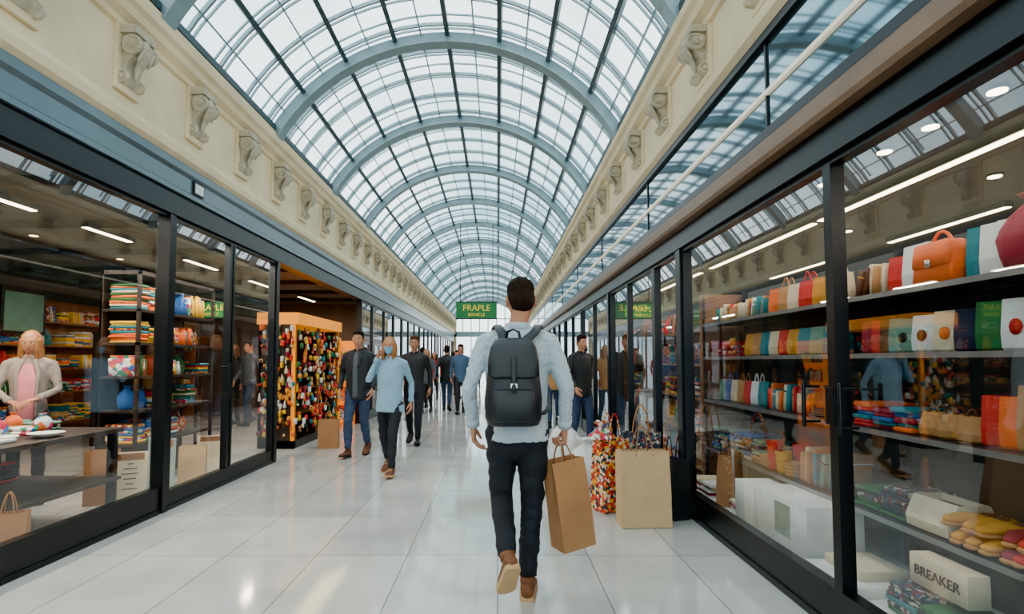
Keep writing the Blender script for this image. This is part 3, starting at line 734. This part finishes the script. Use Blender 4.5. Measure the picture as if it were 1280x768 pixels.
def hair_th(d):
    az = abs(math.atan2(d.x, d.y))/math.pi
    pts = [(0, .60), (.22, .58), (.33, .42), (.40, .02), (.47, -.12), (.52, .12), (.58, .0), (.68, -.45), (1, -.62)]
    for (a, v), (a2, v2) in zip(pts, pts[1:]):
        if az <= a2: return v+(v2-v)*(az-a)/(a2-a)
    return -.6
def make_head(parent, pos, yaw, pitch, skin, hair, style, nu=60, nv=44, mask=False):
    Rm = (Matrix.Rotation(yaw, 3, 'Z') @ Matrix.Rotation(pitch, 3, 'X'))
    pos = Vector(pos); T = lambda p: pos+Rm@p
    b = MB(); rings = []
    for i in range(1, nv): rings.append([T(headpt(sdir(i, j, nv, nu))) for j in range(nu)])
    b.loft(rings, skin)
    li = b.mi('lips'); inv = Rm.transposed()
    for k, f in enumerate(b.f):
        c = sum((Vector(b.v[i]) for i in f), Vector())/len(f); c = inv@(c-pos)
        if c.y > .05 and abs(c.x) < .021 and abs(c.z+.063) < .0065: b.m[k] = li
    for sx in (-1, 1):
        ey = .082
        b.ell(T(Vector((sx*.031, ey-.008, .006))), (.0125, .010, .008), 'eyewhite', R=Rm, nu=12, nv=8)
        b.ell(T(Vector((sx*.031, ey+.0005, .006))), (.0055, .003, .0055), 'iris', R=Rm, nu=10, nv=6)
        b.tube([T(Vector((sx*.016, .092, .026))), T(Vector((sx*.032, .089, .031))), T(Vector((sx*.047, .078, .026)))], [.003, .0035, .002], hair, ref=(0, 0, 1), seg=6)
        E = Rm @ Matrix.Rotation(-sx*.35, 3, 'Z')
        b.ell(T(Vector((sx*.079, -.008, .002))), (.007, .018, .031), skin, R=E, nu=14, nv=10)
        pts = []
        for q in range(12):
            a = -2.2+q*.36
            pts.append(T(Vector((sx*(.084), -.010-.017*math.sin(a+1.2), .004+.029*math.cos(a+1.2)))))
        b.tube(pts, [.0045]*12, skin, seg=6)
        b.ell(T(Vector((sx*.079, -.003, -.024))), (.006, .009, .010), skin, R=E, nu=10, nv=6)
    b.build('head', parent=parent)
    if mask:
        b = MB(); rg = []
        for i in range(9):
            z = -.012-.088*i/8; row = []
            for j in range(15):
                a = -1.25+2.5*j/14; zz = max(-.98, z/.118)
                d = Vector((math.sin(a)*math.sqrt(1-zz*zz), math.cos(a)*math.sqrt(1-zz*zz), zz)); p = headpt(d)
                bulge = .010+.012*math.exp(-(a/.5)**2)
                p = p+Vector((d.x, d.y, 0)).normalized()*bulge*(1-abs(a)/1.6); row.append(T(p))
            rg.append(row)
        b.loft(rg, 'mask', cap0=False, cap1=False, closed=False); b.build('face_mask', parent=parent, fixn=False)
    if style == 'short':
        b = MB(); vs = []; ok = []
        hv, hu = 72, 96
        for i in range(hv+1):
            for j in range(hu):
                d = sdir(i, j, hv, hu); th = hair_th(d); k = d.z-th
                n1 = noise.noise(d*14)*.5+.5; n2 = noise.noise(Vector((d.x*40, d.y*40, d.z*8)))
                top = sstep(.30, .75, d.z)
                t = sstep(-.02, .25, k)*(.006+.020*top*(.7+.6*n1)+.005*n2*(.4+top))-.0015*(k < 0)
                if d.y > 0: t += .010*top*sstep(.2, .6, d.y)
                vs.append(T(headpt(d)+d*t)); ok.append(k > -.03)
        fs = []
        for i in range(hv):
            for j in range(hu):
                q = (i*hu+j, i*hu+(j+1) % hu, (i+1)*hu+(j+1) % hu, (i+1)*hu+j)
                if all(ok[x] for x in q): fs.append(q)
        b.add(vs, fs, hair, True); b.build('hair', parent=parent, fixn=False)
    else:
        b = MB(); L = {'long': 1.0, 'bob': .75}.get(style, 1)
        b.ell(T(Vector((0, -.024, .022))), (.088, .090, .110), hair, R=Rm, nu=20, nv=14)
        r = random.Random(int(pos.z*1000))
        for k in range(15):
            a = math.pi*(.27+1.46*k/14)
            x = math.sin(a)*.076; y = math.cos(a)*.080-.012
            b.tube([T(Vector((x, y, .02))), T(Vector((x*1.08, y*1.06, -.06))), T(Vector((x*1.14+.008*r.uniform(-1, 1), y*1.0, -.12*L-.03))), T(Vector((x*1.05+.014*r.uniform(-1, 1), y*.98, -.22*L-.02*r.random())))], [.024, .024, .020, .008], hair, seg=8)
        remesh(b, 'hair', hair, .007, 1, parent=parent, disp=lambda c: .004*noise.noise(Vector((c.x*90, c.y*90, c.z*8))))

def hand(b, wr, F, N, T_, curl=.35, m='skin', s=1.0):
    wr = Vector(wr); F = Vector(F).normalized(); N = Vector(N); N = (N-F*N.dot(F)).normalized(); T_ = Vector(T_); T_ = (T_-F*T_.dot(F)-N*T_.dot(N)).normalized()
    b.tube([wr-F*.03, wr, wr+F*.03*s, wr+F*.065*s, wr+F*.09*s], [(.026, .02), (.026, .019), (.036*s, .017*s), (.042*s, .0155*s), (.038*s, .012*s)], m, ref=T_, seg=14)
    for off, ls, cm in ((.029, (.042, .026, .021), .9), (.010, (.046, .030, .022), 1.0), (-.009, (.042, .028, .021), 1.08), (-.027, (.033, .021, .019), 1.2)):
        p = wr+F*(.082 if abs(off) < .02 else .076)*s+T_*off*s; pts = [p-F*.012]; pts.append(p); rr = [.0085*s, .0092*s]; ang = 0
        for li, L in enumerate(ls):
            ang += curl*cm*(1.0, 1.15, .8)[li]
            p = p+(F*math.cos(ang)+N*math.sin(ang)+T_*off*.8*math.cos(ang))*L*s; pts.append(p); rr.append((.0085, .0078, .0065)[li]*s)
        b.tube(pts, rr, m, ref=T_, seg=8)
    p = wr+F*.022*s+T_*.026*s; pts = [p-T_*.012]
    pts.append(p)
    for d, L in (((F*.65+T_*.65+N*.35), .036), ((F*.85+T_*.3+N*.45), .030), ((F*.95+T_*.0+N*.5), .024)):
        p = p+d.normalized()*L*s; pts.append(p)
    b.tube(pts, [.014*s, .0135*s, .0115*s, .0105*s, .0082*s], m, ref=N, seg=8)

def shoe(b, ank, fwd, pitch, mu, ms):
    fwd = Vector((fwd[0], fwd[1], 0)).normalized(); yaw = math.atan2(-fwd.x, fwd.y)
    R = Matrix.Rotation(yaw, 3, 'Z') @ Matrix.Rotation(-pitch, 3, 'X')
    T = lambda p: Vector(ank)+R@(Vector(p)-Vector((0, 0, .095)))
    st = [(-.078, .022, .062), (-.070, .033, .085), (-.045, .038, .10), (-.01, .039, .102), (.03, .040, .092), (.07, .043, .078), (.11, .047, .064), (.15, .046, .055), (.18, .039, .048), (.198, .026, .040), (.205, .012, .030)]
    rings = []; sol = []
    for y, w, h in st:
        r = []
        for a in range(14):
            t = 2*math.pi*a/14; cx = math.cos(t); sz = math.sin(t)
            zz = .02+(h-.02)*(.5+.5*sz)
            ww = w*(abs(cx)**.6)*(1 if cx > 0 else -1)*(1-.28*max(0, sz))
            r.append(T((ww, y, zz)))
        rings.append(r)
        wo = w+.004; lift = .012*sstep(.13, .2, y)
        sol.append([T((-wo, y, lift)), T((wo, y, lift)), T((wo, y, .026+lift*.5)), T((-wo, y, .026+lift*.5))])
    b.loft(rings, mu); b.loft(sol, ms, smooth=False)
    b.tube([T((0, -.012, .085)), T((0, -.018, .12))], [(.042, .048), (.041, .045)], mu, seg=14, round0=False, round1=False)
    for k in range(4): b.tube([T((-.018, .03+.018*k, .098-.008*k)), T((.018, .03+.018*k, .098-.008*k))], [.003, .003], ms, ref=(0, 1, 0), seg=5)

STAND = dict(hL=(-.09, 0, .92), kL=(-.10, .015, .50), aL=(-.105, -.01, .095), hR=(.09, 0, .92), kR=(.10, .015, .50), aR=(.105, -.01, .095),
             sL=(-.185, -.01, 1.42), eL=(-.245, -.03, 1.15), wL=(-.255, .04, .91), sR=(.185, -.01, 1.42), eR=(.245, -.03, 1.15), wR=(.255, .04, .91),
             pL=0, pR=0, tL=(-.15, 1), tR=(.15, 1), head=(0, .015, 1.655), hyaw=0, hpitch=0, curlL=.35, curlR=.35)
def walk(st=.22, sgn=1, **k):
    P = dict(STAND)
    f, bk = ('L', 'R') if sgn > 0 else ('R', 'L')
    sx = {'L': -1, 'R': 1}
    P['k'+f] = (sx[f]*.09, st*.55+.05, .50); P['a'+f] = (sx[f]*.085, st, .10); P['p'+f] = -.12
    P['k'+bk] = (sx[bk]*.09, -st*.15, .49); P['a'+bk] = (sx[bk]*.085, -st*1.15, .17); P['p'+bk] = .5
    P['e'+f] = (sx[f]*.25, -.12, 1.17); P['w'+f] = (sx[f]*.25, -.10, .92)
    P['e'+bk] = (sx[bk]*.25, .02, 1.15); P['w'+bk] = (sx[bk]*.24, .17, .95)
    P['tL'] = (-.1, 1); P['tR'] = (.1, 1)
    P.update(k); return P
def lerp(a, b_, t): return Vector(a)*(1-t)+Vector(b_)*t
def person(name, loc, yaw, H, P, top='jacketblack', bottom='jeans', shoeu='blackfab', shoes='blackfab', hair='hairdark', style='short', skin='skin', vox=.014, fem=False, hem=.84, mask=False, fold=.004, loose=1.0, collar=True):
    e = empty(name, loc, yaw, H/1.78)
    b = MB(); hw = .96 if not fem else 1.0
    b.tube([(0, 0, 1.04), (0, 0, .98), (0, -.005, .92), (0, -.005, .87)], [(.145*hw, .105), (.155*hw, .112), (.165*hw, .122), (.15*hw, .11)], bottom, seg=20)
    for s_ in 'LR':
        h, k, a = P['h'+s_], P['k'+s_], P['a'+s_]
        l = 1 if not fem else .92
        end = lerp(a, k, .05)
        b.tube([h, lerp(h, k, .35), lerp(h, k, .7), k, lerp(k, a, .3), lerp(k, a, .65), end],
               [.094*l, .088*l, .073*l, .064*l, .064*l, .055*l, .050*l], bottom, seg=16, round1=False)
    remesh(b, 'trousers', bottom, vox, 2, parent=e, disp=lambda c: fold*.9*noise.noise(Vector((c.x*9, c.y*9, c.z*16)))+fold*.35*noise.noise(Vector((c.x*12+c.z*10, c.y*12, c.z*34))))
    b = MB(); cw = .94 if fem else 1.0; L = loose
    b.tube([(0, -.005, hem), (0, -.005, hem+.06), (0, 0, 1.08), (0, -.005, 1.22), (0, -.01, 1.33), (0, -.012, 1.41), (0, -.01, 1.46), (0, -.006, 1.50)],
           [(.172*L, .130*L), (.172*L, .130*L), (.158*cw*L, .116*L), (.172*cw*L, .122*L), (.186*cw, .124), (.178*cw, .108), (.115, .085), (.068, .066)], top, seg=24, round0=False, round1=False)
    for s_ in 'LR':
        s0, el, w = P['s'+s_], P['e'+s_], P['w'+s_]
        sx = -1 if s_ == 'L' else 1
        b.tube([(sx*.04, -.012, 1.475), (sx*.11, -.012, 1.45), s0], [.055, .056, .056], top, ref=(0, 1, 0))
        pts = [s0, lerp(s0, el, .3), lerp(s0, el, .7), el, lerp(el, w, .35), lerp(el, w, .75), lerp(el, w, .97)]; rr = [.060, .056, .050, .046, .044, .038, .035]
        b.tube(pts, [q*(1 if not fem else .9) for q in rr], top, seg=14, round1=False)
    def fd(c):
        # broad drape plus thin diagonal creases
        q = noise.noise(Vector((c.x*6, c.y*6, c.z*7)))
        s1 = noise.noise(Vector((c.x*5+c.z*7, c.y*5, c.z*16-abs(c.x)*16)))
        crease = -max(0, 1-abs(s1)*9)**2
        s2 = noise.noise(Vector((c.x*9-c.z*6+4, c.y*8, c.z*20+abs(c.x)*14)))
        crease2 = -max(0, 1-abs(s2)*8)**2
        return fold*(q*.9+.65*crease+.4*crease2)
    remesh(b, 'top', top, vox, 2, parent=e, disp=fd)
    b = MB(); hd = Vector(P['head'])
    b.tube([(0, -.008, 1.45), (0, -.004, 1.50), lerp((0, -.004, 1.50), hd-Vector((0, .02, .06)), .6), hd-Vector((0, .015, .05))], [.062, .056, .053, .055], skin, seg=16)
    for s_ in 'LR':
        el, w = Vector(P['e'+s_]), Vector(P['w'+s_]); sx = -1 if s_ == 'L' else 1
        F = P.get('F'+s_, (w-el).normalized()+Vector((0, 0, -.3))); N = P.get('N'+s_, (-sx, 0, 0)); T_ = P.get('T'+s_, (0, 1, 0))
        hand(b, w, F, N, T_, P['curl'+s_], skin)
    b.build('neck_and_hands', parent=e)
    b = MB()
    if collar:
        pts = []
        for q in range(17):
            a = math.pi*.08+2*math.pi*.92*q/16
            pts.append(Vector((.068*math.sin(a), .066*math.cos(a)-.004, 1.502+.012*(1-math.cos(a))/2)))
        b.tube(pts, [(.022, .006)]*17, top, ref=(0, 0, 1), seg=8)
    for s_ in 'LR':
        el, w = Vector(P['e'+s_]), Vector(P['w'+s_]); k = 1 if not fem else .92
        b.tube([lerp(el, w, .80), lerp(el, w, .99)], [.041*k, .038*k], top, seg=16, round0=False, round1=False)
    b.build('collar_and_cuffs', parent=e)
    make_head(e, hd, P['hyaw'], P['hpitch'], skin, hair, style, mask=mask)
    b = MB()
    for s_ in 'LR': shoe(b, P['a'+s_], P['t'+s_], P['p'+s_], shoeu, shoes)
    b.build('shoes', parent=e)
    return e

P = dict(STAND)
P.update(hL=(-.088, 0, .92), kL=(-.095, .06, .53), aL=(-.062, -.20, .275), pL=.85, tL=(-.25, 1),
         hR=(.088, .0, .92), kR=(.080, .03, .50), aR=(.055, .0, .095), pR=0, tR=(.12, 1),
         eL=(-.275, -.06, 1.16), wL=(-.255, .05, .945), eR=(.275, -.05, 1.16), wR=(.27, .03, .935), head=(0.02, .02, 1.66), hyaw=.12, hpitch=-.05,
         curlL=.45, curlR=1.05, FL=(.05, .15, -1), FR=(.0, .05, -1))
man = person('walking_man_with_backpack', (.115, 3.15, 0), 0, 1.80, P, top='shirtwhite', bottom='denimdark', shoeu='shoetan', shoes='sole', hair='hairdark', vox=.007, hem=.875, fold=.013, loose=1.04)
b = MB()
def sring(z, w, d, yc, n=28, e=.55, xo=-.03):
    out = []
    for a in range(n):
        t = 2*math.pi*a/n; c, s = math.cos(t), math.sin(t)
        out.append(Vector((xo+w/2*abs(c)**e*(1 if c > 0 else -1), yc+d/2*abs(s)**e*(1 if s > 0 else -1), z)))
    return out
b.loft([sring(.97, .22, .08, -.19), sring(.98, .27, .13, -.195), sring(1.02, .30, .165, -.205), sring(1.12, .305, .175, -.208), sring(1.24, .28, .16, -.20), sring(1.34, .25, .13, -.19), sring(1.40, .22, .10, -.175), sring(1.425, .17, .05, -.165)], 'leather')
b.loft([sring(1.225, .20, .02, -.278, e=.6), sring(1.24, .27, .05, -.265), sring(1.32, .272, .085, -.235), sring(1.39, .245, .09, -.205), sring(1.43, .20, .08, -.18), sring(1.442, .12, .04, -.17)], 'leather')
b.loft([sring(1.0, .18, .02, -.287, e=.6), sring(1.01, .22, .05, -.288), sring(1.09, .225, .06, -.289), sring(1.16, .21, .05, -.285), sring(1.17, .17, .02, -.283)], 'leather')
b.tube([(-.03, -.29, 1.34), (-.03, -.315, 1.25), (-.03, -.325, 1.17)], [(.014, .004)]*3, 'leather', seg=8)
b.cbox((-.03, -.322, 1.19), (.034, .006, .022), 'strapmetal'); b.cbox((-.03, -.326, 1.19), (.02, .006, .010), 'leather')
b.tube([(-.07, -.17, 1.43), (-.06, -.18, 1.475), (-.03, -.18, 1.488), (0, -.18, 1.475), (.01, -.17, 1.43)], [(.008, .006)]*5, 'leather', seg=8)
b.build('backpack', parent=man)
b = MB()
for sx in (-1, 1):
    pts = [(sx*.06-.02, -.155, 1.43), (sx*.09, -.135, 1.475), (sx*.115, -.06, 1.515), (sx*.125, .02, 1.50), (sx*.13, .095, 1.43), (sx*.135, .135, 1.33), (sx*.145, .13, 1.2), (sx*.175, .06, 1.1), (sx*.172, -.06, 1.05), (sx*.13, -.16, 1.03)]
    b.tube(pts, [(.026, .007)]*6+[(.016, .005)]*4, 'leather', ref=(1, 0, 0), seg=10)
b.build('backpack_straps', parent=man)
paper_bag('kraft_bag', (.322, .06, .262), .21, .15, .50, rotz=.42, tilt=-.13, handle=.105, parent=man)

P = walk(.16, 1, eR=(.27, .06, 1.20), wR=(.135, .10, 1.50), FR=(-.2, -.1, 1), NR=(-1, 0, 0), TR=(0, -.3, 1), head=(0.01, .02, 1.65), hyaw=.15, curlR=.7)
person('woman_wearing_face_mask', (-1.28, 6.5, 0), math.pi-.15, 1.63, P, top='shirtblue', bottom='denimdark', shoeu='brown', shoes='sole', hair='hairblonde', style='bob', fem=True, vox=.010, mask=True, hem=.80, loose=1.1, fold=.011)
P = walk(.15, -1, eL=(-.26, -.05, 1.17), wL=(-.235, .09, .95), eR=(.26, -.05, 1.17), wR=(.235, .09, .95), FL=(.1, .1, -1), FR=(-.1, .1, -1), hyaw=.1)
m2 = person('man_in_black_jacket', (-1.98, 7.75, 0), math.pi-.1, 1.76, P, top='jacketblack', bottom='jeans', shoeu='brown', shoes='blackfab', hair='hairdark', vox=.011, hem=.80, loose=1.08, fold=.010)
b = MB(); b.tube([(0, .128, .85), (0, .130, 1.1), (0, .122, 1.3), (0, .10, 1.42), (0, .062, 1.47)], [(.04, .012), (.035, .012), (.04, .012), (.035, .012), (.03, .01)], 'jacketgrey', seg=12)
for sx in (-1, 1): b.tube([(sx*.045, .075, 1.49), (sx*.06, .112, 1.38), (sx*.035, .136, 1.25)], [(.022, .006), (.028, .007), (.01, .005)], 'jacketblack', seg=8)
b.build('shirt_front_and_lapels', parent=m2)
person('man_in_black_sweater', (-1.36, 8.9, 0), math.pi, 1.74, walk(.15, 1), top='blackfab', bottom='denimdark', hair='hairbrown', vox=.014)
far = [(-1.85, 14.2, 'jacketgrey', 'blackfab', 'long', 1.66, math.pi, 'hairblonde'), (-1.38, 14.8, 'blackfab', 'jeans', 'short', 1.75, 0, 'hairdark'), (-.95, 14.0, 'steelblue', 'blackfab', 'short', 1.76, math.pi, 'hairdark'),
       (-1.2, 18, 'jacketgrey', 'jeans', 'short', 1.75, math.pi, 'hairdark'), (-2.2, 19, 'crimson', 'blackfab', 'long', 1.66, math.pi, 'hairbrown'), (.3, 22, 'jacketblack', 'jeans', 'short', 1.75, 0, 'hairdark'),
       (1.15, 11.2, 'tan', 'jeans', 'long', 1.66, math.pi, 'hairblonde'), (.9, 16, 'jacketblack', 'denimdark', 'short', 1.78, math.pi, 'hairdark'), (-.4, 25, 'khaki', 'denimdark', 'long', 1.65, 0, 'hairbrown'),
       (-2.35, 12.2, 'blackfab', 'jeans', 'short', 1.74, math.pi, 'hairbrown'), (-2.15, 15.6, 'jacketblack', 'blackfab', 'short', 1.72, 0, 'hairdark'), (-1.6, 21.5, 'white', 'jeans', 'short', 1.76, math.pi, 'hairdark'),
       (1.2, 13.6, 'khaki', 'denimdark', 'short', 1.74, 0, 'hairdark'), (-2.0, 24.5, 'jacketblack', 'denimdark', 'short', 1.74, 0, 'hairdark'), (-1.0, 28, 'jacketgrey', 'denimdark', 'long', 1.66, math.pi, 'hairbrown'), (.9, 27, 'crimson', 'denimdark', 'short', 1.74, 0, 'hairdark')]
nm = {'jacketgrey': 'pedestrian_in_grey', 'blackfab': 'pedestrian_in_black', 'jacketblack': 'pedestrian_in_dark_jacket', 'crimson': 'pedestrian_in_red', 'tan': 'pedestrian_in_tan_coat', 'white': 'pedestrian_in_white', 'steelblue': 'pedestrian_in_blue', 'khaki': 'pedestrian_in_khaki'}
for i, (x, y, t, bt, st, h, yw, hr) in enumerate(far):
    person(nm[t], (x, y, 0), yw+.1*(i % 3-1), h, walk(.16+.02*(i % 3), 1 if i % 2 else -1), top=t, bottom=bt, style=st, hair=hr, vox=.018, fem=(st == 'long'), hem=.8)
person('man_in_dark_jacket', (1.32, 8.6, 0), math.pi+.5, 1.74, walk(.1, 1), top='jacketblack', bottom='jeans', hair='hairdark', vox=.014, hem=.8, loose=1.08)
person('shopper_in_grey_jacket', (-5.15, 11.3, 0), 2.6, 1.75, walk(.1, 1), top='jacketgrey', bottom='jeans', vox=.016)
person('shopper_in_black', (-5.7, 11.8, 0), 2.9, 1.7, STAND, top='blackfab', bottom='blackfab', style='long', hair='hairbrown', vox=.016, fem=True)
P = dict(STAND); P.update(eL=(-.25, .05, 1.17), wL=(-.10, .25, 1.08), eR=(.25, .05, 1.17), wR=(.10, .25, 1.06), FL=(.5, .6, -.1), NL=(0, 0, -1), TL=(1, 0, 0), FR=(-.5, .6, -.1), NR=(0, 0, -1), TR=(-1, 0, 0), hpitch=-.15, hyaw=-.1)
sa = person('shop_assistant_in_beige_jacket', (-4.42, 5.15, 0), math.pi+.55, 1.62, P, top='jacketbeige', bottom='blackfab', hair='hairblonde', style='long', vox=.010, fem=True, hem=.82, fold=.010)
b = MB(); b.tube([(0, .124, .88), (0, .126, 1.1), (0, .12, 1.3), (0, .095, 1.43)], [(.075, .014), (.07, .014), (.075, .014), (.04, .01)], 'pink', seg=12)
for sx in (-1, 1): b.tube([(sx*.05, .075, 1.48), (sx*.085, .112, 1.36), (sx*.08, .128, 1.15), (sx*.085, .13, .9)], [(.02, .008), (.022, .008), (.014, .008), (.012, .008)], 'jacketbeige', seg=8)
b.build('blouse_front_and_lapels', parent=sa)

# ------------------------------------------------------------------ world
w = bpy.data.worlds.new('sky'); scene.world = w; w.use_nodes = True; nt = w.node_tree
bg = nt.nodes['Background']
tc = nt.nodes.new('ShaderNodeTexCoord'); n = nt.nodes.new('ShaderNodeTexNoise'); n.inputs['Scale'].default_value = 2.6; n.inputs['Detail'].default_value = 6
nt.links.new(tc.outputs['Generated'], n.inputs['Vector'])
r = nt.nodes.new('ShaderNodeValToRGB'); r.color_ramp.elements[0].position = .36; r.color_ramp.elements[0].color = (.36, .62, .72, 1)
r.color_ramp.elements[1].position = .56; r.color_ramp.elements[1].color = (.90, .98, 1, 1)
nt.links.new(n.outputs['Fac'], r.inputs[0]); nt.links.new(r.outputs[0], bg.inputs['Color'])
bg.inputs['Strength'].default_value = 4.4

# ------------------------------------------------------------------ camera
cam = bpy.data.cameras.new('camera'); co = bpy.data.objects.new('camera', cam); COL.objects.link(co)
cam.sensor_width = 36; cam.lens = 680/1280*36; cam.clip_end = 200
co.location = (0, 0, 1.33); co.rotation_euler = (math.radians(90+2.86), 0, 0)
cam.shift_x = 18/1280; cam.shift_y = 34/1280
scene.camera = co
scene.view_settings.view_transform = 'AgX'
try: scene.view_settings.look = 'AgX - Punchy'
except Exception: pass
scene.view_settings.exposure = 0.5
